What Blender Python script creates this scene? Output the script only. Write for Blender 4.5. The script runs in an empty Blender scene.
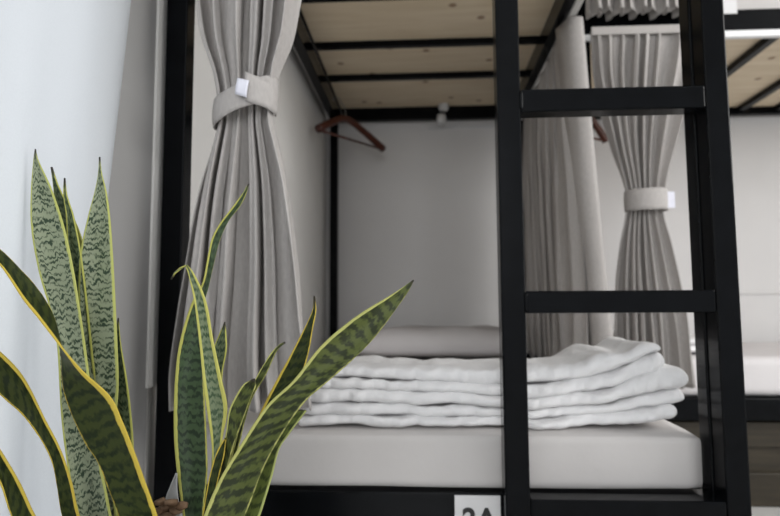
import bpy, bmesh, math, random
from mathutils import Vector, Matrix, noise
random.seed(7)
SC = bpy.context.scene
COL = SC.collection
EYE = 0.70                       # camera height above the floor; shapes below are laid out with z = 0 at eye height

# ------------------------------------------------------------------ camera
F = 601.4
YAW, PITCH, ROLL = 0.05388, 0.08715, -0.00526
cy, sy, cp, sp, cr, sr = math.cos(YAW), math.sin(YAW), math.cos(PITCH), math.sin(PITCH), math.cos(ROLL), math.sin(ROLL)
FWD = Vector((-sy*cp, cy*cp, sp))
R0 = Vector((cy, sy, 0)); U0 = R0.cross(FWD)
RIGHT = R0*cr + U0*sr
UP = RIGHT.cross(FWD)

def ray(px, py):
    return RIGHT*((px-390)/F) - UP*((py-258)/F) + FWD
def at(px, py, Y):
    d = ray(px, py); return d*(Y/d.y)
def at_z(px, py, z):
    d = ray(px, py); return d*(z/d.z)
def at_x(px, py, x):
    d = ray(px, py); return d*(x/d.x)

cd = bpy.data.cameras.new('camera'); cam = bpy.data.objects.new('camera', cd); COL.objects.link(cam)
cam.matrix_world = Matrix(((RIGHT.x, UP.x, -FWD.x, 0), (RIGHT.y, UP.y, -FWD.y, 0), (RIGHT.z, UP.z, -FWD.z, 0), (0, 0, 0, 1)))
cd.sensor_width = 36; cd.lens = F/780*36
cd.clip_start = 0.02; cd.clip_end = 100
cd.dof.use_dof = True; cd.dof.focus_distance = 0.66; cd.dof.aperture_fstop = cd.lens/4.6
SC.camera = cam
EYE = round(-at(770, 507, 2.075).z, 4)   # the tiled floor meets the drawer front at this height below the eye

# ------------------------------------------------------------------ helpers
def new_obj(name, mesh, mat=None, parent=None, smooth=False):
    o = bpy.data.objects.new(name, mesh); COL.objects.link(o)
    if mat is not None: mesh.materials.append(mat)
    if smooth:
        for p in mesh.polygons: p.use_smooth = True
    if parent is not None: o.parent = parent
    return o
def obj(name, bm, mat, parent=None, smooth=False):
    bmesh.ops.recalc_face_normals(bm, faces=bm.faces[:])
    me = bpy.data.meshes.new(name); bm.to_mesh(me); bm.free()
    if parent is not None:                       # vertices are in world coordinates: move them into the parent's space
        me.transform(Matrix.Translation(-(parent.location if parent.parent is None else parent.parent.location)))
    return new_obj(name, me, mat, parent, smooth)
def empty(name, loc, label, cat, group=None):
    o = bpy.data.objects.new(name, None); COL.objects.link(o); o.location = loc
    o.empty_display_size = 0.1
    return tag(o, label, cat, group)
def tag(o, label, cat, group=None):
    o['label'] = label; o['category'] = cat
    if group: o['group'] = group
    return o
def struct(o):
    o['kind'] = 'structure'; return o
def box(bm, x0, x1, y0, y1, z0, z1, bev=0.003):
    t = bmesh.new()
    bmesh.ops.create_cube(t, size=1)
    for v in t.verts:
        v.co = Vector(((x0+x1)/2+v.co.x*(x1-x0), (y0+y1)/2+v.co.y*(y1-y0), (z0+z1)/2+v.co.z*(z1-z0)))
    if bev: bmesh.ops.bevel(t, geom=t.edges[:], offset=bev, segments=2, affect='EDGES', profile=0.5)
    me = bpy.data.meshes.new('tmp'); t.to_mesh(me); t.free(); bm.from_mesh(me); bpy.data.meshes.remove(me)
def boxbm(*a, **k):
    bm = bmesh.new(); box(bm, *a, **k); return bm
def tube(bm, pts, rad, seg=10, closed=False):
    pts = [Vector(p) for p in pts]; n = len(pts); rings = []
    rads = rad if isinstance(rad, (list, tuple)) else [rad]*n
    ref = None
    for i, p in enumerate(pts):
        a = pts[max(i-1, 0)]; b = pts[min(i+1, n-1)]
        t = (b-a).normalized()
        if ref is None:
            ref = Vector((0, 0, 1)) if abs(t.z) < 0.9 else Vector((1, 0, 0))
        s = t.cross(ref).normalized(); ref = s.cross(t).normalized()
        rings.append([bm.verts.new(p+(s*math.cos(q)+ref*math.sin(q))*rads[i]) for q in [2*math.pi*k/seg for k in range(seg)]])
    for i in range(n-1):
        for k in range(seg):
            bm.faces.new((rings[i][k], rings[i][(k+1) % seg], rings[i+1][(k+1) % seg], rings[i+1][k]))
    bm.faces.new(rings[0][::-1]); bm.faces.new(rings[-1])
def lathe(bm, prof, c, seg=40):
    rings = [[bm.verts.new((c[0]+r*math.cos(2*math.pi*k/seg), c[1]+r*math.sin(2*math.pi*k/seg), z)) for k in range(seg)] for r, z in prof]
    for i in range(len(rings)-1):
        for k in range(seg):
            bm.faces.new((rings[i][k], rings[i][(k+1) % seg], rings[i+1][(k+1) % seg], rings[i+1][k]))
    bm.faces.new(rings[0][::-1]); bm.faces.new(rings[-1])
def catmull(pts, n):
    """n samples along a polyline of tuples, Catmull-Rom, spaced by chord length"""
    P = [Vector(p) if len(p) <= 4 else p for p in pts]
    P = [list(p) for p in pts]; m = len(P)
    L = [0.0]
    for i in range(1, m):
        L.append(L[-1]+max(1e-6, math.sqrt(sum((P[i][k]-P[i-1][k])**2 for k in range(len(P[0]))))))
    out = []
    for j in range(n):
        s = L[-1]*j/(n-1); i = 0
        while i < m-2 and L[i+1] < s: i += 1
        t = (s-L[i])/(L[i+1]-L[i])
        p1, p2 = P[i], P[i+1]
        m1 = [(P[i+1][k]-P[max(i-1, 0)][k])/(L[i+1]-L[max(i-1, 0)])*(L[i+1]-L[i]) for k in range(len(p1))]
        i2 = min(i+2, m-1)
        m2 = [(P[i2][k]-P[i][k])/(L[i2]-L[i])*(L[i+1]-L[i]) for k in range(len(p1))]
        a = 2*t**3-3*t**2+1; b = t**3-2*t**2+t; c = -2*t**3+3*t**2; d = t**3-t**2
        out.append([a*p1[k]+b*m1[k]+c*p2[k]+d*m2[k] for k in range(len(p1))])
    return out
def interp(x, xs, ys):
    if x <= xs[0]: return ys[0]
    for i in range(1, len(xs)):
        if x <= xs[i]:
            t = (x-xs[i-1])/(xs[i]-xs[i-1]); return ys[i-1]+(ys[i]-ys[i-1])*t
    return ys[-1]
def grid(bm, rows, close=False):
    V = [[bm.verts.new(p) for p in r] for r in rows]
    for i in range(len(V)-1):
        for j in range(len(V[i])-1):
            bm.faces.new((V[i][j], V[i][j+1], V[i+1][j+1], V[i+1][j]))
    return V
def nz(x, y, z=0.0): return noise.noise(Vector((x, y, z)))

# ------------------------------------------------------------------ materials
def mat(name, col, rough=0.6, spec=0.5, metallic=0.0):
    m = bpy.data.materials.new(name); m.use_nodes = True
    b = m.node_tree.nodes['Principled BSDF']
    b.inputs['Base Color'].default_value = (*col, 1); b.inputs['Roughness'].default_value = rough
    b.inputs['Metallic'].default_value = metallic
    b.inputs['Specular IOR Level'].default_value = spec
    return m, m.node_tree.nodes, m.node_tree.links, b
def noisy(name, c1, c2, scale, rough=0.6, spec=0.5, bump=0.0, bscale=None, stretch=None, detail=4):
    m, n, l, b = mat(name, c1, rough, spec)
    tc = n.new('ShaderNodeTexCoord'); mp = n.new('ShaderNodeMapping')
    l.new(tc.outputs['Object'], mp.inputs['Vector'])
    if stretch: mp.inputs['Scale'].default_value = stretch
    t = n.new('ShaderNodeTexNoise'); t.inputs['Scale'].default_value = scale; t.inputs['Detail'].default_value = detail
    l.new(mp.outputs['Vector'], t.inputs['Vector'])
    r = n.new('ShaderNodeValToRGB'); r.color_ramp.elements[0].color = (*c1, 1); r.color_ramp.elements[1].color = (*c2, 1)
    r.color_ramp.elements[0].position = 0.3; r.color_ramp.elements[1].position = 0.7
    l.new(t.outputs['Fac'], r.inputs['Fac']); l.new(r.outputs['Color'], b.inputs['Base Color'])
    if bump:
        t2 = n.new('ShaderNodeTexNoise'); t2.inputs['Scale'].default_value = bscale or scale*4; t2.inputs['Detail'].default_value = 3
        l.new(mp.outputs['Vector'], t2.inputs['Vector'])
        bp = n.new('ShaderNodeBump'); bp.inputs['Strength'].default_value = bump; bp.inputs['Distance'].default_value = 0.005 if name == 'white_duvet' else 0.002
        l.new(t2.outputs['Fac'], bp.inputs['Height']); l.new(bp.outputs['Normal'], b.inputs['Normal'])
    return m
M = {}
M['black'] = noisy('black_paint', (0.0025, 0.0028, 0.0034), (0.004, 0.0045, 0.0055), 30, 0.15, 0.09, 0.015, 60)
M['wall'] = noisy('wall_paint', (0.66, 0.645, 0.635), (0.70, 0.685, 0.675), 3, 0.75, 0.3, 0.06, 120)
M['wallw'] = noisy('white_wall_paint', (0.72, 0.705, 0.68), (0.76, 0.745, 0.72), 3, 0.7, 0.3, 0.06, 120)
M['grey'] = noisy('grey_wall_band', (0.31, 0.305, 0.30), (0.34, 0.335, 0.33), 3, 0.75, 0.2, 0.05, 120)
M['ceil'] = noisy('ceiling_paint', (0.7, 0.7, 0.69), (0.74, 0.74, 0.73), 3, 0.8, 0.2)
M['linen'] = noisy('grey_linen', (0.40, 0.375, 0.36), (0.46, 0.435, 0.415), 220, 0.85, 0.15, 0.35, 700, (1, 1, 0.35))
M['sheet'] = noisy('white_sheet', (0.53, 0.505, 0.49), (0.57, 0.545, 0.53), 6, 0.85, 0.2, 0.35, 28)
M['duvet'] = noisy('white_duvet', (0.78, 0.77, 0.77), (0.83, 0.82, 0.82), 6, 0.85, 0.2, 0.9, 45)
M['pillow'] = noisy('pillow_cotton', (0.66, 0.63, 0.63), (0.7, 0.67, 0.67), 6, 0.85, 0.2, 0.3, 30)
M['plate'] = noisy('white_plastic', (0.66, 0.65, 0.65), (0.69, 0.68, 0.68), 5, 0.5, 0.4)
M['ink'] = mat('black_ink', (0.012, 0.012, 0.012), 0.6)[0]
M['tagw'] = noisy('white_satin_tag', (0.72, 0.72, 0.8), (0.78, 0.78, 0.86), 40, 0.6, 0.3)
M['track'] = noisy('track_aluminium', (0.55, 0.54, 0.52), (0.6, 0.59, 0.57), 20, 0.4, 0.5)
M['plastic'] = noisy('lamp_plastic', (0.6, 0.6, 0.6), (0.65, 0.65, 0.65), 10, 0.4, 0.5)
M['hanger'] = noisy('cherry_wood', (0.055, 0.013, 0.006), (0.095, 0.022, 0.009), 12, 0.35, 0.5, 0, None, (1, 1, 8))
M['steel'] = mat('steel_hook', (0.5, 0.5, 0.5), 0.3, 0.5, 1.0)[0]
M['drawer'] = noisy('brown_drawer_wood', (0.021, 0.016, 0.009), (0.042, 0.032, 0.018), 6, 0.5, 0.4, 0.05, 60, (1, 1, 10))
M['pot'] = noisy('grey_pot', (0.32, 0.32, 0.32), (0.4, 0.4, 0.39), 8, 0.6, 0.4, 0.1, 80)
M['soil'] = noisy('soil_bark', (0.05, 0.03, 0.02), (0.25, 0.16, 0.10), 60, 0.95, 0.1, 0.8, 90)
M['bark'] = noisy('bark_chip', (0.10, 0.06, 0.035), (0.26, 0.17, 0.11), 60, 0.9, 0.1, 0.6, 90)
M['frame'] = noisy('window_white', (0.75, 0.75, 0.75), (0.8, 0.8, 0.8), 5, 0.4, 0.5)

def make_ply():
    m, n, l, b = mat('plywood', (0.5, 0.4, 0.28), 0.6, 0.3)
    tc = n.new('ShaderNodeTexCoord'); mp = n.new('ShaderNodeMapping'); mp.inputs['Scale'].default_value = (1.2, 9, 1)
    l.new(tc.outputs['Object'], mp.inputs['Vector'])
    t = n.new('ShaderNodeTexNoise'); t.inputs['Scale'].default_value = 3; t.inputs['Detail'].default_value = 6; t.inputs['Distortion'].default_value = 0.6
    l.new(mp.outputs['Vector'], t.inputs['Vector'])
    r = n.new('ShaderNodeValToRGB')
    r.color_ramp.elements[0].color = (0.66, 0.54, 0.38, 1); r.color_ramp.elements[1].color = (0.76, 0.65, 0.49, 1)
    r.color_ramp.elements[0].position = 0.3; r.color_ramp.elements[1].position = 0.75
    l.new(t.outputs['Fac'], r.inputs['Fac'])
    v = n.new('ShaderNodeTexVoronoi'); v.voronoi_dimensions = '2D'; v.inputs['Scale'].default_value = 4.2; v.inputs['Randomness'].default_value = 0.9
    l.new(tc.outputs['Object'], v.inputs['Vector'])
    k = n.new('ShaderNodeValToRGB'); k.color_ramp.elements[0].position = 0.035; k.color_ramp.elements[1].position = 0.075
    k.color_ramp.elements[0].color = (0.45, 0.35, 0.3, 1); k.color_ramp.elements[1].color = (1, 1, 1, 1)
    l.new(v.outputs['Distance'], k.inputs['Fac'])
    mx = n.new('ShaderNodeMixRGB'); mx.blend_type = 'MULTIPLY'; mx.inputs['Fac'].default_value = 1
    l.new(r.outputs['Color'], mx.inputs['Color1']); l.new(k.outputs['Color'], mx.inputs['Color2'])
    l.new(mx.outputs['Color'], b.inputs['Base Color'])
    return m
M['ply'] = make_ply()

def make_floor():
    m, n, l, b = mat('floor_tile', (0.6, 0.58, 0.55), 0.3, 0.5)
    tc = n.new('ShaderNodeTexCoord')
    br = n.new('ShaderNodeTexBrick'); br.offset = 0; br.inputs['Scale'].default_value = 1.0
    br.inputs['Brick Width'].default_value = 0.6; br.inputs['Row Height'].default_value = 0.6; br.inputs['Mortar Size'].default_value = 0.004
    br.inputs['Color1'].default_value = (0.62, 0.61, 0.59, 1); br.inputs['Color2'].default_value = (0.58, 0.57, 0.55, 1); br.inputs['Mortar'].default_value = (0.3, 0.29, 0.28, 1)
    l.new(tc.outputs['Object'], br.inputs['Vector']); l.new(br.outputs['Color'], b.inputs['Base Color'])
    return m
M['floor'] = make_floor()

def make_drape():
    m = bpy.data.materials.new('sheer_white_drape'); m.use_nodes = True
    n = m.node_tree.nodes; l = m.node_tree.links; n.clear()
    o = n.new('ShaderNodeOutputMaterial'); d = n.new('ShaderNodeBsdfDiffuse'); t = n.new('ShaderNodeBsdfTranslucent'); mx = n.new('ShaderNodeMixShader')
    tc = n.new('ShaderNodeTexCoord'); w = n.new('ShaderNodeTexNoise'); w.inputs['Scale'].default_value = 400
    r = n.new('ShaderNodeValToRGB'); r.color_ramp.elements[0].color = (0.70, 0.725, 0.75, 1); r.color_ramp.elements[1].color = (0.75, 0.775, 0.80, 1)
    l.new(tc.outputs['Object'], w.inputs['Vector']); l.new(w.outputs['Fac'], r.inputs['Fac'])
    l.new(r.outputs['Color'], d.inputs['Color']); l.new(r.outputs['Color'], t.inputs['Color'])
    mx.inputs['Fac'].default_value = 0.45
    l.new(d.outputs[0], mx.inputs[1]); l.new(t.outputs[0], mx.inputs[2]); l.new(mx.outputs[0], o.inputs['Surface'])
    return m
M['drape'] = make_drape()

def make_leaf(name, pale, dark, dens, freq=680.0, margin=(0.46, 0.46, 0.11), dist=17.0, wide=0.0, edge=0.84, spec=0.25):
    """snake-plant leaf: UV x runs -1..1 across the blade, UV y is metres along it"""
    m, n, l, b = mat(name, pale, 0.5, spec)
    uv = n.new('ShaderNodeUVMap'); uv.uv_map = 'UVMap'
    sep = n.new('ShaderNodeSeparateXYZ'); l.new(uv.outputs['UV'], sep.inputs['Vector'])
    oi = n.new('ShaderNodeObjectInfo')
    def math_(op, a, bb=None):
        q = n.new('ShaderNodeMath'); q.operation = op
        for i, x in enumerate((a, bb)):
            if x is None: continue
            if isinstance(x, (int, float)): q.inputs[i].default_value = x
            else: l.new(x, q.inputs[i])
        return q.outputs[0]
    U, Vv = sep.outputs['X'], sep.outputs['Y']
    off = math_('MULTIPLY', oi.outputs['Random'], 9.0)
    # zig-zag: shift v by noise that varies quickly across the blade
    cx = n.new('ShaderNodeCombineXYZ'); l.new(math_('MULTIPLY', U, 2.8), cx.inputs['X']); l.new(math_('MULTIPLY', Vv, 55.0), cx.inputs['Y']); l.new(off, cx.inputs['Z'])
    nz1 = n.new('ShaderNodeTexNoise'); nz1.inputs['Scale'].default_value = 1.0; nz1.inputs['Detail'].default_value = 3; nz1.inputs['Roughness'].default_value = 0.6
    l.new(cx.outputs[0], nz1.inputs['Vector'])
    band = math_('SINE', math_('ADD', math_('MULTIPLY', Vv, freq), math_('MULTIPLY', nz1.outputs['Fac'], dist)))
    cx2 = n.new('ShaderNodeCombineXYZ'); l.new(math_('MULTIPLY', U, 1.6), cx2.inputs['X']); l.new(math_('MULTIPLY', Vv, 110.0), cx2.inputs['Y']); l.new(math_('ADD', off, 5.0), cx2.inputs['Z'])
    nz2 = n.new('ShaderNodeTexNoise'); nz2.inputs['Scale'].default_value = 1.2; nz2.inputs['Detail'].default_value = 4
    l.new(cx2.outputs[0], nz2.inputs['Vector'])
    f = math_('ADD', math_('MULTIPLY', band, 0.17), math_('ADD', nz2.outputs['Fac'], dens))
    r = n.new('ShaderNodeValToRGB'); r.color_ramp.elements[0].color = (*pale, 1); r.color_ramp.elements[1].color = (*dark, 1)
    r.color_ramp.elements[0].position = 0.42; r.color_ramp.elements[1].position = 0.66
    l.new(f, r.inputs['Fac'])
    # yellow margins, slightly uneven
    au = math_('ADD', math_('SUBTRACT', math_('ABSOLUTE', U), math_('MULTIPLY', U, wide)), math_('MULTIPLY', math_('SUBTRACT', nz2.outputs['Fac'], 0.5), 0.14))
    e = n.new('ShaderNodeValToRGB'); e.color_ramp.elements[0].position = edge; e.color_ramp.elements[1].position = edge+0.05
    l.new(au, e.inputs['Fac'])
    mx = n.new('ShaderNodeMixRGB'); l.new(e.outputs['Color'], mx.inputs['Fac']); l.new(r.outputs['Color'], mx.inputs['Color1']); mx.inputs['Color2'].default_value = (*margin, 1)
    # dry brown point
    at_ = n.new('ShaderNodeAttribute'); at_.attribute_name = 'tipness'
    tr = n.new('ShaderNodeValToRGB'); tr.color_ramp.elements[0].position = 0.35; tr.color_ramp.elements[1].position = 0.8
    l.new(at_.outputs['Fac'], tr.inputs['Fac'])
    m2 = n.new('ShaderNodeMixRGB'); l.new(tr.outputs['Color'], m2.inputs['Fac']); l.new(mx.outputs['Color'], m2.inputs['Color1']); m2.inputs['Color2'].default_value = (0.035, 0.03, 0.022, 1)
    l.new(m2.outputs['Color'], b.inputs['Base Color'])
    b.inputs['Subsurface Weight'].default_value = 0.0
    return m
M['leaf_pale'] = make_leaf('leaf_grey_green', (0.26, 0.295, 0.19), (0.026, 0.048, 0.024), -0.03, 860.0, (0.44, 0.46, 0.13), 23.0, 0.0, 0.87)  # leaf greens hold real colour plus some lighting: palest on front-lit leaves
M['leaf_mid'] = make_leaf('leaf_mid_green', (0.13, 0.165, 0.085), (0.026, 0.05, 0.024), 0.0, 760.0)
M['leaf_dark'] = make_leaf('leaf_dark_green', (0.045, 0.075, 0.032), (0.014, 0.028, 0.012), 0.0, 620.0, (0.40, 0.39, 0.09), 12.0, 0.10)
M['leaf_rim'] = make_leaf('leaf_wide_rimmed', (0.17, 0.21, 0.12), (0.05, 0.085, 0.04), 0.0, 760.0, (0.50, 0.48, 0.12), 12.0, 0.0, 0.66)
M['leaf_deep'] = make_leaf('leaf_deep_green', (0.034, 0.044, 0.010), (0.012, 0.019, 0.006), 0.0, 480.0, (0.52, 0.39, 0.06), 10.0, 0.09, 0.86, 0.12)
M['leaf_olive'] = make_leaf('leaf_olive_green', (0.075, 0.092, 0.020), (0.020, 0.027, 0.007), 0.03, 430.0, (0.42, 0.42, 0.13), 9.0, 0.09, 0.88)
M['leaf_fresh'] = make_leaf('leaf_fresh_green', (0.125, 0.16, 0.035), (0.045, 0.065, 0.015), 0.0, 430.0, (0.36, 0.40, 0.13), 9.0, -0.06, 0.90)

# ------------------------------------------------------------------ key dimensions (from the picture's vanishing lines)
XL, XR = -0.477, 0.523          # outer faces of the bed's left post and ladder's right stile
YL = 1.023; YF = YL+0.042       # front of the ladder, front of the bed frame
YB = 2.985                      # rear rail's front face
ZR = 0.956                      # underside of the upper rails
WALLX, WALLY = -0.494, 3.06
FL = -EYE
ZTOP = 1.45
PW = 0.040

# ------------------------------------------------------------------ the room
CEIL = 1.95
struct(obj('floor', boxbm(WALLX-0.1, 4.2, -3.2, WALLY+0.1, FL-0.1, FL, bev=0), M['floor']))
struct(obj('ceiling', boxbm(WALLX-0.1, 4.2, -3.2, WALLY+0.1, CEIL, CEIL+0.1, bev=0), M['ceil']))
struct(obj('wall_back', boxbm(WALLX-0.1, 4.2, WALLY, WALLY+0.1, FL, CEIL, bev=0), M['wall']))
bm = bmesh.new()
WY0, WY1, WZ0, WZ1 = -0.75, 0.84, -0.55, 1.5
box(bm, WALLX-0.1, WALLX, -3.2, WY0, FL, CEIL, bev=0); box(bm, WALLX-0.1, WALLX, WY1, WALLY, FL, CEIL, bev=0)
box(bm, WALLX-0.1, WALLX, WY0, WY1, FL, WZ0, bev=0); box(bm, WALLX-0.1, WALLX, WY0, WY1, WZ1, CEIL, bev=0)
struct(obj('wall_left', bm, M['wallw']))
bm = bmesh.new(); f_ = 0.05
box(bm, WALLX-0.09, WALLX-0.03, WY0, WY0+f_, WZ0, WZ1); box(bm, WALLX-0.09, WALLX-0.03, WY1-f_, WY1, WZ0, WZ1)
box(bm, WALLX-0.09, WALLX-0.03, WY0, WY1, WZ0, WZ0+f_); box(bm, WALLX-0.09, WALLX-0.03, WY0, WY1, WZ1-f_, WZ1)
box(bm, WALLX-0.08, WALLX-0.04, 0.03, 0.08, WZ0, WZ1)
win = struct(obj('window_1', bm, M['frame']))
gm = bpy.data.materials.new('window_glass'); gm.use_nodes = True
gn = gm.node_tree.nodes; gl = gm.node_tree.links; gn.clear()
go = gn.new('ShaderNodeOutputMaterial'); gt = gn.new('ShaderNodeBsdfTransparent'); gg = gn.new('ShaderNodeBsdfGlossy'); gx = gn.new('ShaderNodeMixShader')
gg.inputs['Roughness'].default_value = 0.02; gx.inputs['Fac'].default_value = 0.06
gl.new(gt.outputs[0], gx.inputs[1]); gl.new(gg.outputs[0], gx.inputs[2]); gl.new(gx.outputs[0], go.inputs['Surface'])
obj('glass_pane', boxbm(WALLX-0.063, WALLX-0.057, WY0+f_, WY1-f_, WZ0+f_, WZ1-f_, bev=0), gm, win)
# thin raised band on the wall between window and bed, darker grey
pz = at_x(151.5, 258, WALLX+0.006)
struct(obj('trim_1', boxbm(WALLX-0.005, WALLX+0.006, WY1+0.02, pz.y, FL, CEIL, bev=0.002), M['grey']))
yb = at_x(151.5, 258, WALLX+0.010).y
struct(obj('lit_wall_strip', boxbm(WALLX-0.002, WALLX+0.010, yb, yb+0.045, at_x(155, 385, WALLX).z, CEIL, bev=0.002), M['wallw']))  # added white batten, stands in for a strip of lit wall
# thin moulding line on the back wall
zt = at(770, 293, WALLY).z
struct(obj('trim_2', boxbm(0.62, 4.2, WALLY-0.008, WALLY, zt-0.006, zt+0.006, bev=0.002), M['wall']))

# sheer drape over the window
def sheer():
    xa = WALLX+0.02
    (yA, zA), (yB, zB), (yC, zC) = [(q.y, q.z) for q in (at_x(141, 0, xa), at_x(119, 200, xa), at_x(113, 330, xa))]
    bm = bmesh.new(); rows = []
    N = 180
    for i in range(60):
        t = i/59; z = 1.62+(FL+0.02-1.62)*t
        # right-hand end of the drape leans forward towards the floor
        y1 = interp(-z, [-1.62, -zA, -zB, -zC, 0.68], [yA+0.07, yA, yB, yC, yC-0.005])
        row = []
        for j in range(N+1):
            u = j/N; y = -0.95+(y1+0.95)*u
            a = 0.0012+0.012*max(0, t-0.55)
            x = WALLX+0.030+a*math.sin(u*2*math.pi*21+1.3*nz(u*6, t*1.2))*(1-0.7*max(0, u-0.85)/0.15)+0.004*nz(u*6, t*2, 3)
            if u > 0.96: x -= 0.03*((u-0.96)/0.04)**2
            row.append((x, y, z))
        rows.append(row)
    grid(bm, rows)
    return bm
o = obj('sheer_drape', sheer(), M['drape'], None, True)
tag(o, 'white sheer drape hanging over the window behind the plant', 'curtain')

# ------------------------------------------------------------------ front bunk bed
bed = empty('bunk_bed', (0.02, YF, FL), 'black metal bunk bed with ladder and 2A plate, nearest the camera', 'bunk bed', 'black metal bunk beds')
B = M['black']
for (x0, y0) in ((XL, YF), (XR-PW-0.002, YF), (XL+0.012, YB), (XR-PW-0.002, YB)):
    obj('post', boxbm(x0, x0+PW, y0, y0+PW, FL, ZTOP), B, bed)
# upper frame
LX0, LX1 = -0.458, -0.420
RX0, RX1 = 0.450, 0.484
ZRB = at(430, 119.0, YB).z
obj('side_rail', boxbm(LX0, LX1, YF+PW, YB, ZR, ZR+0.074), B, bed)
obj('side_rail', boxbm(RX0, RX1, YF+PW, YB, ZR, ZR+0.074), B, bed)
obj('end_rail', boxbm(XL+PW, XR-PW, YF, YF+PW, ZR, ZR+0.06), B, bed)
obj('end_rail', boxbm(XL+PW, XR-PW, YB, YB+PW, ZRB, ZR+0.09), B, bed)
ZS1 = ZR+0.050
for py in (-2.5, 46.5, 79.0):
    p = at_z(420, py, ZS1)
    obj('slat', boxbm(LX1, RX0, p.y-0.012, p.y+0.014, ZS1, ZS1+0.024, bev=0.002), B, bed)
p1 = at_z(420, 45.5, ZS1).y; p2 = at_z(420, -2.5, ZS1).y
for k in (1, 2):
    if p2-k*(p1-p2) < YF+PW+0.03: continue
    obj('slat', boxbm(LX1, RX0, p2-k*(p1-p2)-0.012, p2-k*(p1-p2)+0.014, ZS1, ZS1+0.024, bev=0.002), B, bed)
obj('plywood_base', boxbm(LX0, RX1, YF+PW, YB-0.002, ZR+0.0745, ZR+0.09, bev=0.001), M['ply'], bed)
obj('gap_blocker', boxbm(WALLX+0.004, LX0-0.001, YF+PW, YB, ZR+0.066, ZR+0.074, bev=0.001), B, bed)  # added dark strip over the wall gap, shuts out light from above
# thin hanging rod inside the left rail
bm = bmesh.new(); RODX, RODZ = -0.385, ZR+0.004
tube(bm, [(RODX, YF+PW, RODZ), (RODX, YB+0.005, RODZ)], 0.006, 10)
obj('hanging_rod', bm, B, bed, True)
# upper guard rails (above the picture)
obj('guard_rail', boxbm(XL+PW, XR-PW, YF, YF+PW, ZTOP-0.05, ZTOP-0.01), B, bed)
obj('guard_rail', boxbm(XL+PW, XR-PW, YB, YB+PW, ZTOP-0.05, ZTOP-0.01), B, bed)
# lower frame
ZL = at(440, 492.5, YF).z
obj('end_rail', boxbm(XL+PW, XR-PW, YF, YF+PW, ZL-0.10, ZL), B, bed)
obj('end_rail', boxbm(XL+PW, XR-PW, YB, YB+PW, ZL-0.10, ZL), B, bed)
for (a, b_) in ((XL, XL+PW), (XR-PW-0.002, XR-0.002)):
    obj('side_rail', boxbm(a, b_, YF+PW, YB, ZL-0.08, ZL), B, bed)
for k in range(5):
    yy = YF+0.25+k*0.36
    obj('slat', boxbm(XL+PW, XR-PW, yy, yy+0.03, ZL-0.03, ZL-0.004, bev=0.002), B, bed)
# ladder
SW = 0.0385; XA = 0.132
for x0 in (XA, XR-SW):
    obj('ladder_stile', boxbm(x0, x0+SW+0.002 if x0 == XA else XR, YL, YF, FL, ZTOP), B, bed)
for (z0, z1) in ((0.341, 0.381), (-0.006, 0.0315), (-0.352, -0.309), (0.69, 0.73)):
    obj('ladder_rung', boxbm(XA+SW+0.002, XR-SW, YL+0.001, YF-0.002, z0, z1), B, bed)
for z in (0.361, 0.012):                             # weld fillets where rungs meet the stile
    bm = bmesh.new()
    tube(bm, [(XA+SW+0.003, YL+0.002, z-0.016+k*0.004+0.0) for k in range(9)], [0.003+0.0012*(k % 2) for k in range(9)], 8)
    obj('weld_bead', bm, B, bed, True)
# number plate
pa = at(454.5, 495.5, YF-0.004); pb = at(500.5, 495.5, YF-0.004)
ps = pb.x-pa.x
plate = obj('number_plate', boxbm(pa.x, pb.x, YF-0.004, YF, pa.z-ps, pa.z, bev=0.0008), M['plate'], bed)
plate['label'] = 'white number plate reading 2A'
def lettering(s, size, cx, y, cz, name, parent, m):
    c = bpy.data.curves.new('letters', 'FONT'); c.body = s; c.size = size; c.align_x = 'CENTER'; c.align_y = 'CENTER'; c.extrude = 0.0004; c.offset = size*0.034; c.space_character = 1.08
    t = bpy.data.objects.new('letters', c); COL.objects.link(t)
    bpy.context.view_layer.update()
    me = bpy.data.meshes.new_from_object(t.evaluated_get(bpy.context.evaluated_depsgraph_get()))
    bpy.data.objects.remove(t)
    me.transform(Matrix.Translation((cx, y, cz)) @ Matrix.Rotation(math.pi/2, 4, 'X'))
    w = parent.matrix_world.translation if parent.parent is None else parent.parent.location
    me.transform(Matrix.Translation(-w))
    return new_obj(name, me, m, parent)
pc = at(479.3, 519.8, YF-0.0045)
lettering('2A', 0.047, pc.x, YF-0.0046, pc.z, 'lettering', plate, M['ink'])
# curtain tracks of the front bed
obj('curtain_track', boxbm(RX1, RX1+0.024, YF+PW, YB, ZR-0.004, ZR+0.024), M['track'], bed)
obj('curtain_track', boxbm(XL+PW, XA-0.01, YL-0.002, YF, ZR+0.02, ZR+0.045), M['track'], bed)

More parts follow.
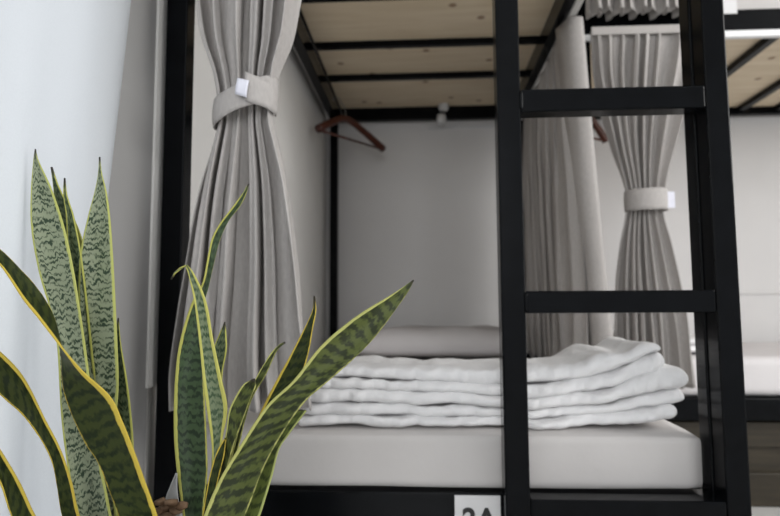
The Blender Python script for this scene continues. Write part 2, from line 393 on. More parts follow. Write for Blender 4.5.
# ------------------------------------------------------------------ soft things
def rounded_slab(bm, x0, x1, y0, y1, zb, zt, r, nx=60, ny=60, nzv=10, amp=0.0, freq=6.0, seed=0.0, crown=0.0, pw=4.0):
    """closed cushion: superellipse outline swept over its height"""
    t = bmesh.new()
    bmesh.ops.create_cube(t, size=2)
    bmesh.ops.subdivide_edges(t, edges=t.edges[:], cuts=28, use_grid_fill=True)
    hx, hy, hz = (x1-x0)/2, (y1-y0)/2, (zt-zb)/2
    cx, cy_, cz = (x0+x1)/2, (y0+y1)/2, (zt+zb)/2
    for v in t.verts:
        p = Vector((v.co.x*hx, v.co.y*hy, v.co.z*hz))
        q = Vector((max(-hx+r, min(hx-r, p.x)), max(-hy+r, min(hy-r, p.y)), max(-hz+r, min(hz-r, p.z))))
        d = p-q
        if d.length > 1e-9: p = q+d.normalized()*r
        n = (p-q).normalized() if d.length > 1e-9 else Vector((0, 0, 0))
        w = amp*nz(p.x*freq+seed, p.y*freq, p.z*freq+seed)
        p += n*w
        if crown and p.z > 0: p.z += crown*(1-(p.x/hx)**2)*(1-(p.y/hy)**2)
        v.co = p+Vector((cx, cy_, cz))
    me = bpy.data.meshes.new('t'); t.to_mesh(me); t.free(); bm.from_mesh(me); bpy.data.meshes.remove(me)

# mattress of the front bed
ztm = at(420, 429.0, 1.108).z-0.001
bm = bmesh.new(); rounded_slab(bm, XL+0.044, XR-PW-0.005, YF+0.010, YB-0.005, ZL+0.001, ztm, 0.016, amp=0.0035, freq=5)
o = obj('mattress', bm, M['sheet'], None, True); tag(o, 'thick white sheeted mattress on the lower bunk behind the ladder', 'mattress', 'white mattresses')
# pillow at the far end
def pillow(x0, x1, y0, y1, z0, z1, seed):
    bm = bmesh.new(); bmesh.ops.create_cube(bm, size=2)
    bmesh.ops.subdivide_edges(bm, edges=bm.edges[:], cuts=22, use_grid_fill=True)
    for v in bm.verts:
        x, y, z = v.co
        e = max(0.0, (1-abs(x)**7))**0.5*max(0.0, (1-abs(y)**4))**0.5
        pinch = 1-0.05*(1-abs(x))*abs(y)**3
        zz = (0.5+0.5*z) if True else z
        h = e*(1 if z >= 0 else 0.55)
        w = 0.10*nz(x*2.3+seed, y*2.3, z)*e
        v.co = Vector(((x0+x1)/2+x*(x1-x0)/2*pinch, (y0+y1)/2+y*(y1-y0)/2*(1-0.05*(1-abs(y))*abs(x)**3), z0+(z1-z0)*(0.36+(0.62+w)*z*h*(1 if z > 0 else 0.55/0.55*0.6))))
    bmesh.ops.remove_doubles(bm, verts=bm.verts[:], dist=0.0005)
    return bm
a = at(353, 340, 2.42); b_ = at(523, 340, 2.42)
pt = at(430, 328.5, 2.62)
o = obj('pillow', pillow(a.x, b_.x+0.02, 2.42, 2.88, ztm+0.0, pt.z+0.01, 2.0), M['pillow'], None, True)
tag(o, 'flat pale pillow lying at the far head end behind the folded duvet', 'pillow')

# folded duvet: the layers follow the folds seen at its front
def duvet_layers(layers, Yf, depth, ends, seed, amp=0.005, steps=200, setback=None):
    """each layer: polyline of (px, py_top, py_bottom) along its front, at depth Yf"""
    bm = bmesh.new()
    for li, lay in enumerate(layers):
        S = catmull(lay, steps); rows = []
        NS = 44
        sb = setback[li] if setback else 0.0
        for i, (px, pt_, pb_) in enumerate(S):
            top = at(px, pt_, Yf+sb); bot = at(px, pb_, Yf+sb)
            x = top.x; zc = (top.z+bot.z)/2; h = max(0.0006, (top.z-bot.z)/2)
            # round the two ends
            dl = (x-at(S[0][0], S[0][1], Yf+sb).x); dr = (at(S[-1][0], S[-1][1], Yf+sb).x-x)
            er = min(1.0, math.sqrt(max(0.0, 1-(1-min(1, dl/(h*0.8)))**2)))*min(1.0, math.sqrt(max(0.0, 1-(1-min(1, dr/(h*0.8)))**2)))
            he = max(0.0004, h*er)
            y0 = Yf+sb; y1 = Yf+depth-0.02*((li*37) % 3)
            yin = (1-er)*h*0.7
            row = []
            for k in range(NS+1):
                a_ = 2*math.pi*k/NS - math.pi/2
                c, s = math.cos(a_), math.sin(a_)
                # stadium section: front and back half circles of radius he
                if k <= NS/2:
                    pass
                yy = ((y1-y0)/2-he-yin)
                ex = 0.9
                oy = math.copysign(abs(c)**0.22, c)*(yy+he); oz = math.copysign(abs(s)**ex, s)*he if abs(c) < 0.999 else s*he
                cyy = (y0+y1)/2
                w1 = amp*nz(x*11+seed+li*3.1, (cyy+oy)*9, li*5.0)+0.4*amp*nz(x*38+li*7, (cyy+oy)*26, zc*30)
                fl = 0.005*nz(x*7+li*9.7, 0.3, 2.2); pk = 1-abs(nz(x*34+li*5.3, zc*9, 0.7))*2.2
                w1 += 0.0035*pk*max(0.0, -c)
                up = 1.0 if s > 0 else 0.45
                row.append((x, cyy+oy+(w1*1.3-fl if c < 0 else 0), zc+oz+w1*up*er*abs(s)))
            rows.append(row)
        V = [[bm.verts.new(p) for p in r[:-1]] for r in rows]
        n = len(V[0])
        for i in range(len(V)-1):
            for j in range(n):
                bm.faces.new((V[i][j], V[i][(j+1) % n], V[i+1][(j+1) % n], V[i+1][j]))
        bm.faces.new(V[0][::-1]); bm.faces.new(V[-1])
    return bm
duv = [
  [(322, 366, 379), (360, 366, 379), (420, 367, 383), (480, 368, 386), (533, 368, 386), (560, 366.5, 384), (580, 363, 381), (594, 355, 378), (608, 350, 373), (626, 352, 367), (642, 343, 360), (654, 343.5, 355), (663, 345.5, 352.5)],
  [(316, 377, 390), (360, 377, 390), (420, 381, 394), (480, 384, 397), (533, 384, 400), (575, 381, 396), (610, 373, 390), (640, 362, 381), (660, 353, 374), (669, 355, 371)],
  [(306, 388, 405), (360, 389, 404), (420, 392, 407), (480, 395, 408), (533, 398, 411), (580, 394, 408), (620, 386, 402), (655, 373, 396), (682, 368, 391.5), (692, 370, 389)],
  [(300, 403, 418), (360, 402, 417), (420, 405, 419), (480, 406, 419), (533, 409, 421), (580, 406, 418), (620, 401, 414), (655, 395, 410), (678, 391, 407), (688, 391.5, 405)],
  [(296, 416, 428), (360, 415, 428), (420, 417, 428.5), (480, 418, 429), (533, 419, 430.5), (580, 416, 430), (620, 412, 428), (655, 407, 424), (670, 404, 422), (680, 404.5, 420)],
]
YD = 1.108
bm = duvet_layers(duv, YD, 0.25, None, 1.7, 0.011, setback=[0.012, 0.006, 0.0, 0.004, 0.0])
# rest the pile on the mattress
o = obj('folded_duvet', bm, M['duvet'], None, True)
tag(o, 'thick white quilted duvet folded in five layers on the lower bunk', 'duvet', 'folded white duvets')
sub = o.modifiers.new('s', 'SUBSURF'); sub.levels = 1; sub.render_levels = 1

# ------------------------------------------------------------------ curtains
def cloth(rowsLR, nfold, nu=220, nv=80, seed=0.0, pleat=0.35, jitter=0.5, sharp=1.0):
    """rowsLR: list of (Lx,Ly,Lz, Rx,Ry,Rz, amp). Folds run along the rows' cross direction."""
    S = catmull(rowsLR, nv); rows = []
    for i, r in enumerate(S):
        L = Vector(r[0:3]); Rr = Vector(r[3:6]); amp = r[6]
        d = Rr-L; w = d.length; d.normalize(); nrm = Vector((d.y, -d.x, 0)).normalized()
        v = i/(nv-1); row = []
        for j in range(nu+1):
            u = j/nu
            ph = 2*math.pi*(nfold*u+jitter*nz(u*3.1+seed, v*0.9, seed)+0.10*nz(u*8+seed, v*3, 4.0))
            am = amp*(0.75+0.8*nz(u*4.3+seed, v*1.3, 9.1))
            s = math.sin(ph); s = math.copysign(abs(s)**sharp, s)
            off = am*s + 0.25*amp*math.sin(2.3*ph+1.0) + 0.35*amp*nz(u*9+seed, v*5, 2.0)
            al = pleat*w/nfold*0.5*math.sin(ph*1.0+math.pi/2)
            edge = min(1.0, min(u, 1-u)*nfold*1.5)
            row.append(L+d*(w*u+al*edge)+nrm*off)
        rows.append(row)
    bm = bmesh.new(); grid(bm, rows)
    return bm
def solid(o, t):
    s = o.modifiers.new('thickness', 'SOLIDIFY'); s.thickness = t; s.offset = 0
def px_rows(rows, Y):
    out = []
    for py, xl, xr, amp in rows:
        a_ = at(xl, py, Y); b2 = at(xr, py, Y); out.append((*a_, *b2, amp))
    return out
def band_ring(c, ax, ay, h, tilt, a0=0.0, a1=2*math.pi, seg=48, bulge=0.002, prow=6):
    """a strip of cloth wrapped round a bunch; tilt = rise of z per unit x"""
    bm = bmesh.new(); rows = []
    for k in range(prow+1):
        s = k/prow*2-1
        row = []
        for j in range(seg+1):
            q = a0+(a1-a0)*j/seg
            x = math.cos(q)*ax*(1+bulge/ax*(1-s*s)); y = math.sin(q)*ay*(1+bulge/ay*(1-s*s))
            row.append((c.x+x, c.y+y, c.z+s*h/2+tilt*x+0.002*nz(q*2, s*2, c.x*9)))
        rows.append(row)
    grid(bm, rows)
    return bm
# -- front left curtain tied back
YC = YL-0.022
cur = empty('tied_curtain', tuple(at(245, 100, YC)), 'grey linen curtain tied back at the left post of the nearest bed', 'curtain', 'grey bunk curtains')
rows = [(-180, 176, 330, .030), (-90, 186, 316, .030), (0, 195, 299, .030), (40, 201, 291, .027), (72, 212, 279, .020), (100, 217, 274, .013), (122, 218, 273, .014), (145, 213, 279, .020),
        (180, 204, 288, .025), (220, 196, 294, .028), (270, 188, 300, .030), (320, 180, 304, .031), (370, 174, 308, .032), (409, 175, 312, .033)]
cb = obj('curtain_cloth', cloth(px_rows(rows, YC), 5.5, 260, 100, 3.3, 0.75, 1.0, 0.8), M['linen'], cur, True); solid(cb, 0.002)
tc_ = at(246, 104, YC)
tb = obj('tie_band', band_ring(tc_, 0.054, 0.040, 0.044, 0.40), M['linen'], cur, True); solid(tb, 0.003)
# overlapping end of the band at the right
bm = band_ring(at(245, 94, YC)+Vector((0.0, -0.003, 0)), 0.0545, 0.043, 0.048, -0.26, math.radians(284), math.radians(385), 20)
fl = obj('band_end', bm, M['linen'], tb, True); solid(fl, 0.003)
ta = [at(237.5, 78, YC-0.052), at(249, 80.5, YC-0.053), at(246.5, 97.5, YC-0.054), at(235, 94, YC-0.053)]
bm = bmesh.new(); rows_ = []
for k in range(6):
    v = k/5; rows_.append([ta[0].lerp(ta[1], u/5).lerp(ta[3].lerp(ta[2], u/5), v)+Vector((0, -0.002*math.sin(v*math.pi), 0)) for u in range(6)])
grid(bm, rows_); tg = obj('care_tag', bm, M['tagw'], tb, True); solid(tg, 0.0008); tg['label'] = 'white care tag'

# -- side curtain of the front bed pushed to the far end of its track
n0 = at(585, 18, 1.90); f0 = Vector((0.497, 2.90, ZR-0.008))
def side_rows():
    R_ = []
    nx, ny = 0.505, 1.93
    for z, lean, amp in ((ZR-0.010, 0.0, .006), (ZR-0.06, 0.0, .014), (0.7, 0.012, .024), (0.4, 0.028, .028), (0.1, 0.045, .030), (ztm+0.01, 0.068, .032)):
        R_.append((0.500, 2.88, z, nx+lean*0.5-0.03, ny, z, amp*0.75))
    return R_
sc_ = empty('side_curtain', (0.51, 2.4, ztm+0.01), 'grey linen curtain pushed along the right side of the nearest bed, untied', 'curtain', 'grey bunk curtains')
cb = obj('curtain_cloth', cloth(side_rows(), 8, 260, 60, 8.1, 0.5, 0.9, 0.8), M['linen'], sc_, True); solid(cb, 0.002)
# hem of its near edge
hem = []
for z, lean in ((ZR-0.012, 0.0), (ZR-0.09, 0.004), (0.7, 0.012), (0.4, 0.028), (0.1, 0.045), (ztm+0.012, 0.068)):
    hem.append((z, lean))
bm = bmesh.new(); rr = []
for z, lean in catmull(hem, 24):
    x = 0.508+lean
    wv = 0.006*nz(z*4, 1.0, 0.0)
    rr.append([(x-0.050, 1.985, z), (x-0.036, 1.945, z), (x-0.030+wv, 1.915, z), (x-0.020, 1.905, z), (x+0.004, 1.899+wv, z), (x+0.017, 1.903, z), (x+0.021, 1.915, z), (x+0.018, 1.945, z)])
grid(bm, rr); hb = obj('edge_hem', bm, M['linen'], sc_, True); solid(hb, 0.003)

# ------------------------------------------------------------------ second bunk bed, standing sideways at the right
Y2 = 2.04; X2a, X2b = 0.547, 2.55
bed2 = empty('bunk_bed', (X2a, Y2, FL), 'black metal bunk bed standing sideways against the back wall at right', 'bunk bed', 'black metal bunk beds')
z2t = at(760, 8.5, Y2).z; z2b = at(760, 29.8, Y2).z
Y2B = YB
for (x0, y0) in ((X2a, Y2), (X2b-PW, Y2), (X2a, Y2B), (X2b-PW, Y2B)):
    if y0 == Y2 and x0 == X2a: x0 += 0.0
    obj('post', boxbm(x0, x0+PW, y0, y0+PW, FL, ZTOP), B, bed2)
obj('side_rail', boxbm(X2a+PW, X2b-PW, Y2, Y2+PW, z2b, z2t), B, bed2)
obj('side_rail', boxbm(X2a+PW, X2b-PW, Y2B, Y2B+PW, ZR, ZR+0.07), B, bed2)
obj('end_rail', boxbm(X2a, X2a+PW, Y2+PW, Y2B, z2b, z2t), B, bed2)
obj('end_rail', boxbm(X2b-PW, X2b, Y2+PW, Y2B, z2b, z2t), B, bed2)
zs = z2b+0.02
for px, py in ((746, 61), (770, 93)):
    q = at_z(px, py, zs)
    obj('slat', boxbm(q.x-0.015, q.x+0.015, Y2+PW, Y2B, zs, zs+0.025, bev=0.002), B, bed2)
for x in (1.75, 2.15):
    obj('slat', boxbm(x-0.015, x+0.015, Y2+PW, Y2B, zs, zs+0.025, bev=0.002), B, bed2)
obj('plywood_base', boxbm(X2a+PW, X2b-PW, Y2+PW, Y2B, zs+0.026, zs+0.04, bev=0.001), M['ply'], bed2)
obj('curtain_track', boxbm(X2a-0.02, X2b-PW, Y2-0.004, Y2+0.018, z2b-0.024, z2b), M['frame'], bed2)
zl2t = at(765, 398.5, Y2).z; zl2b = at(765, 421, Y2).z
obj('side_rail', boxbm(X2a+PW, X2b-PW, Y2, Y2+PW, zl2b, zl2t), B, bed2)
obj('side_rail', boxbm(X2a+PW, X2b-PW, Y2B, Y2B+PW, zl2b, zl2t), B, bed2)
obj('end_rail', boxbm(X2a, X2a+PW, Y2+PW, Y2B, zl2b, zl2t), B, bed2)
obj('end_rail', boxbm(X2b-PW, X2b, Y2+PW, Y2B, zl2b, zl2t), B, bed2)
for k in range(5):
    x = X2a+0.2+k*0.4
    obj('slat', boxbm(x, x+0.03, Y2+PW, Y2B, zl2t-0.03, zl2t-0.004, bev=0.002), B, bed2)
pa = at(721, 13.8, Y2-0.004); pb = at(737.5, 13.8, Y2-0.004)
pl2 = obj('number_plate', boxbm(pa.x-0.03, pb.x, Y2-0.004, Y2, pa.z, pa.z+0.085, bev=0.0008), M['plate'], bed2)
pl2['label'] = 'white number plate on upper rail'
# its mattresses and bedding
bm = bmesh.new(); rounded_slab(bm, X2a+0.06, X2b-0.05, Y2+0.012, Y2B-0.005, zl2t+0.001, at(765, 356.5, Y2+0.03).z, 0.03, amp=0.005, freq=5)
o = obj('mattress', bm, M['pillow'], None, True); tag(o, 'white sheeted mattress on the lower bunk of the sideways bed at right', 'mattress', 'white mattresses')
bm = bmesh.new(); rounded_slab(bm, X2a+0.06, X2b-0.05, Y2+PW+0.004, Y2B-0.005, zs+0.041, z2t+0.11, 0.03, amp=0.005, freq=5)
o = obj('mattress', bm, M['sheet'], None, True); tag(o, 'white mattress on the upper bunk of the sideways bed, top right corner', 'mattress', 'white mattresses')
d2 = [
  [(640, 337, 347), (680, 337.5, 347.5), (700, 338, 348), (722, 339, 348), (730, 340, 347)],
  [(636, 345, 356), (680, 345.5, 356), (700, 346, 356.5), (726, 346.5, 356.5), (736, 347, 356)],
]
zz = at(690, 356, Y2+0.06).z; zm2 = at(765, 356.5, Y2+0.03).z
o = obj('folded_duvet', duvet_layers(d2, Y2+0.06, 0.55, None, 5.2, 0.006), M['duvet'], None, True)
o.location.z += zm2+0.004-zz
tag(o, 'white folded duvet on the lower bunk of the sideways bed at right', 'duvet', 'folded white duvets')

# storage drawer under the second bed
dr = empty('storage_drawer', (1.5, Y2+0.03, FL), 'brown wooden storage drawer under the sideways bed at right', 'drawer')
obj('drawer_box', boxbm(X2a+0.10, X2b-0.10, Y2+0.05, Y2B-0.1, FL+0.002, zl2b-0.01), M['drawer'], dr)
hz = zl2b-0.01-FL
obj('front_board', boxbm(X2a+0.10, X2b-0.10, Y2+0.03, Y2+0.05, FL+0.002, FL+hz*0.40), M['drawer'], dr)
obj('front_board', boxbm(X2a+0.10, X2b-0.10, Y2+0.035, Y2+0.05, FL+hz*0.70, zl2b-0.01), M['drawer'], dr)

# -- its curtain, tied back
YC2 = Y2-0.052
c2 = empty('tied_curtain', tuple(at(646, 200, YC2)), 'grey linen curtain tied back on the sideways bed, seen through the ladder', 'curtain', 'grey bunk curtains')
rows = [(31, 591, 704, .010), (44, 592, 702, .018), (70, 594, 698, .024), (110, 602, 687, .026), (150, 613, 676, .022), (180, 623, 668, .016), (200, 627, 665, .012), (216, 625, 665, .014), (240, 620, 672, .020),
        (280, 615, 682, .024), (320, 614, 690, .026), (360, 614, 694, .027), (388, 614, 697, .028)]
cb = obj('curtain_cloth', cloth(px_rows(rows, YC2), 8, 280, 90, 21.7, 0.6, 0.9, 0.8), M['linen'], c2, True); solid(cb, 0.002)
a_ = at(591, 27.5, YC2-0.008); b_ = at(704, 33.5, YC2)
hd = obj('header_tape', boxbm(a_.x, b_.x, YC2-0.014, YC2-0.006, b_.z, a_.z, bev=0.002), M['linen'], c2)
tc2 = at(646, 201, YC2)
t2 = obj('tie_band', band_ring(tc2, 0.066, 0.048, 0.070, 0.02), M['linen'], c2, True); solid(t2, 0.003)
a_ = at(664, 192, YC2-0.02); b_ = at(671, 208, YC2-0.02)
tg = obj('care_tag', boxbm(a_.x-0.006, b_.x+0.012, YC2-0.024, YC2-0.022, b_.z, a_.z, bev=0.0005), M['tagw'], t2); tg['label'] = 'white care tag'

# -- upper bunk curtain, bunched in a ruffle along the rail
def ruffle():
    bm = bmesh.new(); rows = []
    NV, NU = 16, 520
    a0 = at(586, 0, Y2-0.06).x; a1 = at(704, 0, Y2-0.06).x
    zlo = at(640, 19.5, Y2-0.014).z
    for i in range(NV):
        v = i/(NV-1); row = []
        for j in range(NU+1):
            u = j/NU
            ph = 2*math.pi*(10.5*u+0.8*nz(u*6, v*0.5, 1.0))
            k = 0.8+0.5*nz(u*11, v*0.8, 6.0)
            x = a0+(a1-a0)*u+0.013*math.sin(2*ph+0.6)*k
            y = Y2-0.066+0.050*k*math.sin(ph)+0.010*nz(u*16, v*2, 2)
            z = zlo+0.30*v+0.006*nz(u*9, 0, 4)*(1-v)
            row.append((x, min(y, Y2-0.008), z))
        rows.append(row)
    grid(bm, rows); return bm
o = obj('gathered_curtain', ruffle(), M['linen'], None, True); solid(o, 0.002)
tag(o, 'grey curtain bunched in ruffles along the upper rail above the tied curtain', 'curtain', 'grey bunk curtains')
# ------------------------------------------------------------------ wooden hangers
def hanger(apex, left, right, hook_at, label):
    apex, left, right = Vector(apex), Vector(left), Vector(right)
    root = empty('coat_hanger', tuple(apex), label, 'coat hanger', 'wooden coat hangers')
    bm = bmesh.new()
    pts = catmull([tuple(left), tuple(left.lerp(apex, 0.5)+Vector((0, 0, 0.008))), tuple(apex), tuple(right.lerp(apex, 0.5)+Vector((0, 0, 0.008))), tuple(right)], 25)
    tube(bm, pts, [0.015+0.003*abs(2*i/24-1) for i in range(25)], 10)
    obj('shoulder_bar', bm, M['hanger'], root, True)
    bm = bmesh.new()
    tube(bm, [left.lerp(apex, 0.10)-Vector((0, 0, 0.012)), right.lerp(apex, 0.10)-Vector((0, 0, 0.012))], 0.0055, 10)
    obj('trouser_bar', bm, M['hanger'], root, True)
    bm = bmesh.new(); h = Vector(hook_at); d = (h-apex); flat = Vector((d.x, d.y, 0))
    top = h+Vector((0, 0, 0.010))
    pp = [apex, apex.lerp(h, 0.5)+Vector((0.018, 0, 0)), h+Vector((0.017, 0, -0.004)), h+Vector((0.011, 0, 0.009)), top+Vector((0, 0, 0.002)), h+Vector((-0.011, 0, 0.009)), h+Vector((-0.015, 0, -0.004))]
    tube(bm, catmull([tuple(p) for p in pp], 28), 0.0022, 8)
    obj('hook', bm, M['steel'], root, True)
    return root
yk = 2.66
A = at(346, 119, yk); zlow = A.z-0.085
Lh = at_z(318, 129, zlow); Rh = at_z(383, 149, zlow)
if Lh.x < WALLX+0.02: Lh.x = WALLX+0.02
hanger(A, Lh, Rh, (RODX, A.y, RODZ), 'reddish wooden coat hanger hanging from the left rod of the nearest bed')
A2 = at(585, 112, 2.80); z2 = at(606, 142, 2.86).z
hanger(A2, at(574, 134, 2.80), at(606, 141, 2.86), (A2.x, A2.y, ZR+0.03), 'brown wooden coat hanger half hidden behind the untied side curtain')

# reading lamp clipped to the rear rail
la = empty('reading_lamp', tuple(at(443, 112, YB-0.02)), 'small white plastic reading lamp clipped on the rear rail', 'lamp')
c = at(443, 108.5, YB-0.03)
bm = bmesh.new(); tube(bm, [c+Vector((0.004, 0, 0.036)), c+Vector((0.004, 0, 0.03)), c+Vector((0.002, 0, 0.0)), c+Vector((0, 0, -0.012))], [0.018, 0.026, 0.026, 0.02], 20)
obj('lamp_head', bm, M['plastic'], la, True)
bm = bmesh.new(); c2_ = at(441.5, 119, YB-0.02); tube(bm, [c2_+Vector((0, 0, 0.022)), c2_+Vector((0, 0, 0.0)), c2_+Vector((0, 0, -0.03))], [0.022, 0.024, 0.018], 20)
obj('lamp_neck', bm, M['plastic'], la, True)
bm = bmesh.new(); box(bm, c.x-0.012, c.x+0.012, YB-0.03, YB-0.001, c.z-0.01, c.z+0.02)
obj('clip', bm, M['plastic'], la)
a_ = at(428, 128, WALLY-0.01); b_ = at(500, 128, WALLY-0.01)
struct(obj('trim_3', boxbm(a_.x, b_.x, WALLY-0.014, WALLY, a_.z-0.008, a_.z+0.004, bev=0.002), M['plastic']))

# ------------------------------------------------------------------ snake plant
PC = Vector((at(160, 520, 0.655).x, 0.655, 0)); ZS = at(165, 514, 0.655).z-0.02
plant = empty('potted_snake_plant', (PC.x, PC.y, FL), 'tall snake plant with yellow edged leaves in a grey pot', 'plant')
bm = bmesh.new()
zr_ = ZS-0.012
lathe(bm, [(0.080, FL), (0.085, FL+0.01), (0.110, zr_-0.03), (0.114, zr_-0.004), (0.112, zr_), (0.104, zr_), (0.102, ZS-0.03), (0.0005, ZS-0.035)], PC)
obj('pot', bm, M['pot'], plant, True)
bm = bmesh.new()
for i in range(14):
    pass
rows = []
for i in range(20):
    r = 0.101*i/19
    rows.append([(PC.x+r*math.cos(q), PC.y+r*math.sin(q), ZS-0.022+0.022*(1-(r/0.101)**2)+0.010*nz(r*40*math.cos(q), r*40*math.sin(q), 3)) for q in [2*math.pi*k/48 for k in range(49)]])
grid(bm, rows); bmesh.ops.remove_doubles(bm, verts=bm.verts[:], dist=1e-5)
obj('soil', bm, M['soil'], plant, True)

def leaf(sec, y_base, y_tip, m, bow=0.16, n=44, across=10, tip=1.0, hook=None):
    """sec: from tip to base, (ax, ay, bx, by, twist): the two edges of the blade; twist pushes edge a nearer and edge b farther (metres)"""
    S = catmull([(s[0], s[1], s[2], s[3], (s[4] if len(s) > 4 else 0.0)*1000) for s in sec], n)
    bm = bmesh.new(); uvl = bm.loops.layers.uv.new('UVMap'); tp = bm.verts.layers.float.new('tipness')
    V = []; vlen = 0.0; prev = None; info = {}
    for i, (ax, ay, bx, by, tw) in enumerate(S):
        t = i/(n-1); Y = y_tip+(y_base-y_tip)*(t**0.8); tw /= 1000
        a_ = at(ax, ay, Y-tw); b2 = at(bx, by, Y+tw); mid = (a_+b2)/2
        if prev is not None: vlen += (mid-prev).length
        prev = mid; w = (b2-a_).length; row = []
        view = mid.normalized(); 
        for j in range(across+1):
            u = j/across*2-1
            p = a_.lerp(b2, (u+1)/2)+view*(bow*w*(1-u*u)-0.02*w)
            p += view*0.0015*nz(u*1.5, vlen*25, ax)
            vv = bm.verts.new(p); vv[tp] = max(0.0, 1-vlen/(0.016*tip)) if tip > 0 else 0.0
            info[vv] = (u, vlen+random.random()*0); row.append(vv)
        V.append(row)
    for i in range(n-1):
        for j in range(across):
            f = bm.faces.new((V[i][j], V[i][j+1], V[i+1][j+1], V[i+1][j]))
            for lp in f.loops: lp[uvl].uv = info[lp.vert]
    o = obj('leaf', bm, M[m], plant, True)
    s = o.modifiers.new('thickness', 'SOLIDIFY'); s.thickness = 0.0016; s.offset = 0
    return o
# left group
leaf([(35, 149, 35.5, 149), (33.5, 160, 38, 160), (31, 188, 51, 188), (31, 227, 64, 227), (39, 273, 73, 268), (50, 310, 79, 305), (57, 345, 85, 345), (61, 415, 92, 400), (68, 470, 98, 450), (78, 516, 108, 500), (92, 555, 118, 552)], 0.665, 0.665, 'leaf_pale')
leaf([(51, 167, 52, 167), (53, 185, 58, 185), (55, 210, 70, 210), (56, 240, 82, 240), (60, 300, 88, 290), (70, 400, 96, 400), (88, 520, 112, 520), (98, 550, 118, 550)], 0.70, 0.69, 'leaf_mid', tip=1.3)
leaf([(64.5, 178, 65, 178), (63.5, 196, 67, 196), (66, 214, 73, 214), (68, 260, 82, 260), (78, 400, 98, 400), (100, 550, 120, 550)], 0.69, 0.68, 'leaf_mid', tip=1.3)
leaf([(99.5, 157, 100, 157), (98, 175, 102, 175), (95, 190, 106, 190), (87, 220, 110, 220), (80, 255, 112.5, 255), (78, 300, 115, 300), (79, 345, 117, 345), (83, 390, 118, 390), (83, 440, 113, 440), (82, 475, 113, 480), (84, 516, 117, 516), (95, 556, 120, 556)], 0.68, 0.685, 'leaf_pale')
leaf([(118, 318, 118.5, 318), (115, 345, 121, 345), (112, 375, 126, 375), (112, 405, 130, 405), (112, 440, 133, 440), (114, 490, 134, 490), (122, 550, 136, 550)], 0.70, 0.70, 'leaf_mid')
leaf([(-60, 216, -60, 214, 0), (-30, 240, -30, 231, .0), (0, 265, 0, 249, .002), (24, 300, 25, 274, .006), (37, 316, 40, 292, .008), (52, 335, 54, 318, .011), (67, 354, 61, 351, .012), (84, 373, 63, 385, .010), (110, 397, 71, 412, .006), (123, 424, 86, 444, .006), (133, 449, 98, 462, .004), (146, 485, 109, 490, .002), (157, 516, 119, 516, 0), (166, 552, 130, 556, 0)], 0.60, 0.53, 'leaf_deep', bow=0.10, n=64, tip=0)
leaf([(-40, 322, -40, 350), (0, 352, 0, 394), (23, 377, 23, 415), (46, 422, 42, 441), (60, 449, 52, 462), (71, 481, 57, 487), (79, 516, 62, 516), (96, 556, 78, 558)], 0.625, 0.55, 'leaf_deep', tip=0)
leaf([(-26, 410, -28, 430), (0, 450, 0, 482), (19, 482, 10, 512), (33, 512, 22, 540), (52, 545, 44, 565), (80, 562, 74, 578)], 0.60, 0.56, 'leaf_deep', tip=0)
# right group
leaf([(248.6, 184, 249, 184, 0), (243, 193, 246, 194, .001), (233, 207, 240, 206, .003), (220, 224, 228, 222, .004), (212, 239, 220, 240, .004), (208, 258, 214.5, 260, .006), (203, 283, 209, 284, .010), (192, 303, 203, 310, .006), (179, 346, 203, 350, .002), (174.5, 390, 204, 390, 0), (174, 433, 206, 433, 0), (176.5, 467, 207, 472, 0), (183, 516, 203, 516, 0), (190, 552, 206, 552, 0)], 0.665, 0.72, 'leaf_dark', n=60, tip=0.5)
leaf([(171, 279, 171.4, 279.6), (175, 271.5, 175.5, 272.8), (181, 267.5, 181.5, 269), (185.5, 265.5, 187.5, 265.5), (188.5, 275, 194, 274), (194, 300, 205.5, 300), (199.5, 343, 213, 340), (203, 380, 221.5, 380), (207.5, 414, 227, 408), (212, 449, 222, 440), (211, 490, 219, 490), (206, 548, 218, 548)], 0.65, 0.64, 'leaf_rim', tip=0.9)
leaf([(224.6, 322, 225, 322), (219, 335, 226, 335), (213.5, 350, 226.5, 350), (214, 380, 222, 376), (213, 430, 222, 430), (208, 540, 220, 540)], 0.69, 0.70, 'leaf_mid')
leaf([(253.5, 379, 255, 379), (244, 384, 255.5, 386), (236, 396, 251, 397), (229, 411, 243, 419), (226, 433, 234, 443), (220, 456, 225, 474), (210, 492, 216, 502), (203, 546, 214, 548)], 0.64, 0.625, 'leaf_olive', tip=0.6)
leaf([(285, 342, 285.4, 342.6), (277, 346.5, 279, 348), (268, 358, 275, 354), (257, 376, 265, 376), (250, 392, 255, 392), (242, 416, 247, 412), (234, 448, 240, 440), (225, 480, 231, 478), (212, 545, 221, 545)], 0.66, 0.66, 'leaf_olive', tip=0.4)
leaf([(314, 296, 314.5, 296), (313, 309, 316, 310), (306, 325, 313, 326), (290, 356, 308, 354), (270, 393, 298, 385), (257, 420, 280, 415), (244, 448, 260, 445), (232, 485, 244, 485), (216, 545, 228, 545)], 0.675, 0.70, 'leaf_deep', tip=1.5)
leaf([(413.5, 280, 414, 280.5), (404, 286.5, 409.5, 289), (388, 297, 396, 309), (357, 316, 373, 339), (322, 345, 352, 360), (293, 381, 328, 381), (266, 407, 306, 400), (237, 451, 284, 430), (219, 481, 264, 466), (204, 516, 246, 512), (192, 556, 224, 556)], 0.60, 0.645, 'leaf_olive', bow=0.12, n=64, tip=0.8)
leaf([(297, 409.5, 306.5, 410.5), (290, 416, 304.5, 413), (275, 434, 288, 435), (264, 452, 279, 449), (254, 478, 273, 472), (244, 500, 266.5, 494), (236, 520, 259, 517), (222, 556, 240, 556)], 0.628, 0.66, 'leaf_fresh', tip=0.25, n=50)
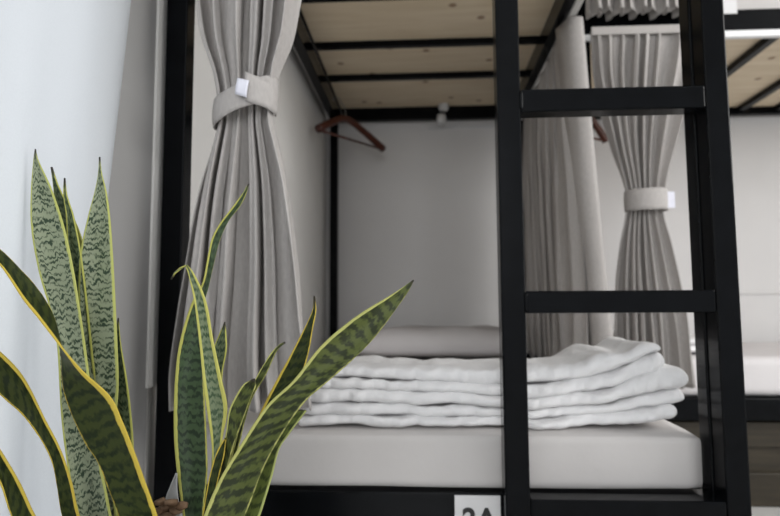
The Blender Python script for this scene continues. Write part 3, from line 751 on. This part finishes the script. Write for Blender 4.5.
leaf([(225, 438, 226, 438), (217, 452, 224, 455), (211, 470, 219, 475), (205, 500, 214, 500), (198, 546, 210, 546)], 0.615, 0.63, 'leaf_deep', tip=0)
leaf([(243, 414, 244, 413), (236, 430, 240.5, 432), (232.5, 448, 237.5, 452), (226, 478, 231, 478), (213, 545, 222, 545)], 0.69, 0.69, 'leaf_deep', tip=2.5)
# bark chips and a dry sheath at the crown
for (px, py, r_) in ((161, 502, .006), (166, 508, .007), (171, 503, .006), (176, 510, .007), (157, 512, .006), (182, 505, .006), (150, 514, .007), (168, 516, .008)):
    bm = bmesh.new(); bmesh.ops.create_icosphere(bm, subdivisions=2, radius=r_)
    p = at(px, py, 0.64+random.uniform(-.01, .01))
    for v in bm.verts:
        v.co = v.co*(1+0.5*nz(v.co.x*180+px, v.co.y*180, v.co.z*180)); v.co.z *= 0.7; v.co += p
    obj('bark_chip', bm, M['bark'], plant, True)
bm = bmesh.new(); rr = []
for (ax, ay, bx, by) in catmull([(176, 473, 177, 473), (170, 487, 177, 487), (166, 497, 178, 498), (164, 512, 180, 512), (165, 530, 180, 530)], 16):
    rr.append([at(ax+(bx-ax)*k/4, ay+(by-ay)*k/4, 0.66+0.004*math.sin(k/4*math.pi)) for k in range(5)])
grid(bm, rr); o = obj('dry_sheath', bm, M['pot'], plant, True); solid(o, 0.001)

# ------------------------------------------------------------------ light
w = bpy.data.worlds.new('daylight'); SC.world = w; w.use_nodes = True
wn = w.node_tree.nodes; wl = w.node_tree.links
bg = wn['Background']; bg.inputs['Color'].default_value = (0.93, 0.96, 1.0, 1); bg.inputs['Strength'].default_value = 0.92
def area(name, loc, target, sx, sz, power, col):
    l = bpy.data.lights.new(name, 'AREA'); l.shape = 'RECTANGLE'; l.size = sx; l.size_y = sz; l.energy = power; l.color = col
    o = bpy.data.objects.new(name, l); COL.objects.link(o); o.location = loc
    o.rotation_euler = (Vector(target)-Vector(loc)).to_track_quat('-Z', 'Y').to_euler()
    return o
area('window_daylight', (WALLX-0.75, 0.05, 0.55), (WALLX, 0.05, 0.45), 1.7, 2.0, 6.5, (0.90, 0.95, 1.0))
area('room_window_daylight', (3.0, 0.45, 1.30), (0.0, 1.3, -0.1), 2.0, 1.2, 62, (1.0, 0.99, 0.975))
area('front_fill', (-0.02, -3.1, 0.95), (0.0, 3.0, 0.0), 0.85, 1.5, 38, (0.95, 0.975, 1.0))  # unseen fill added behind the camera to brighten the bunk interior

for o in [o for o in SC.objects if o.parent is None]:
    o.location.z += EYE
SC.view_settings.view_transform = 'Standard'; SC.view_settings.look = 'None'; SC.view_settings.gamma = 1; SC.view_settings.use_curve_mapping = False
SC.view_settings.exposure = 0.0
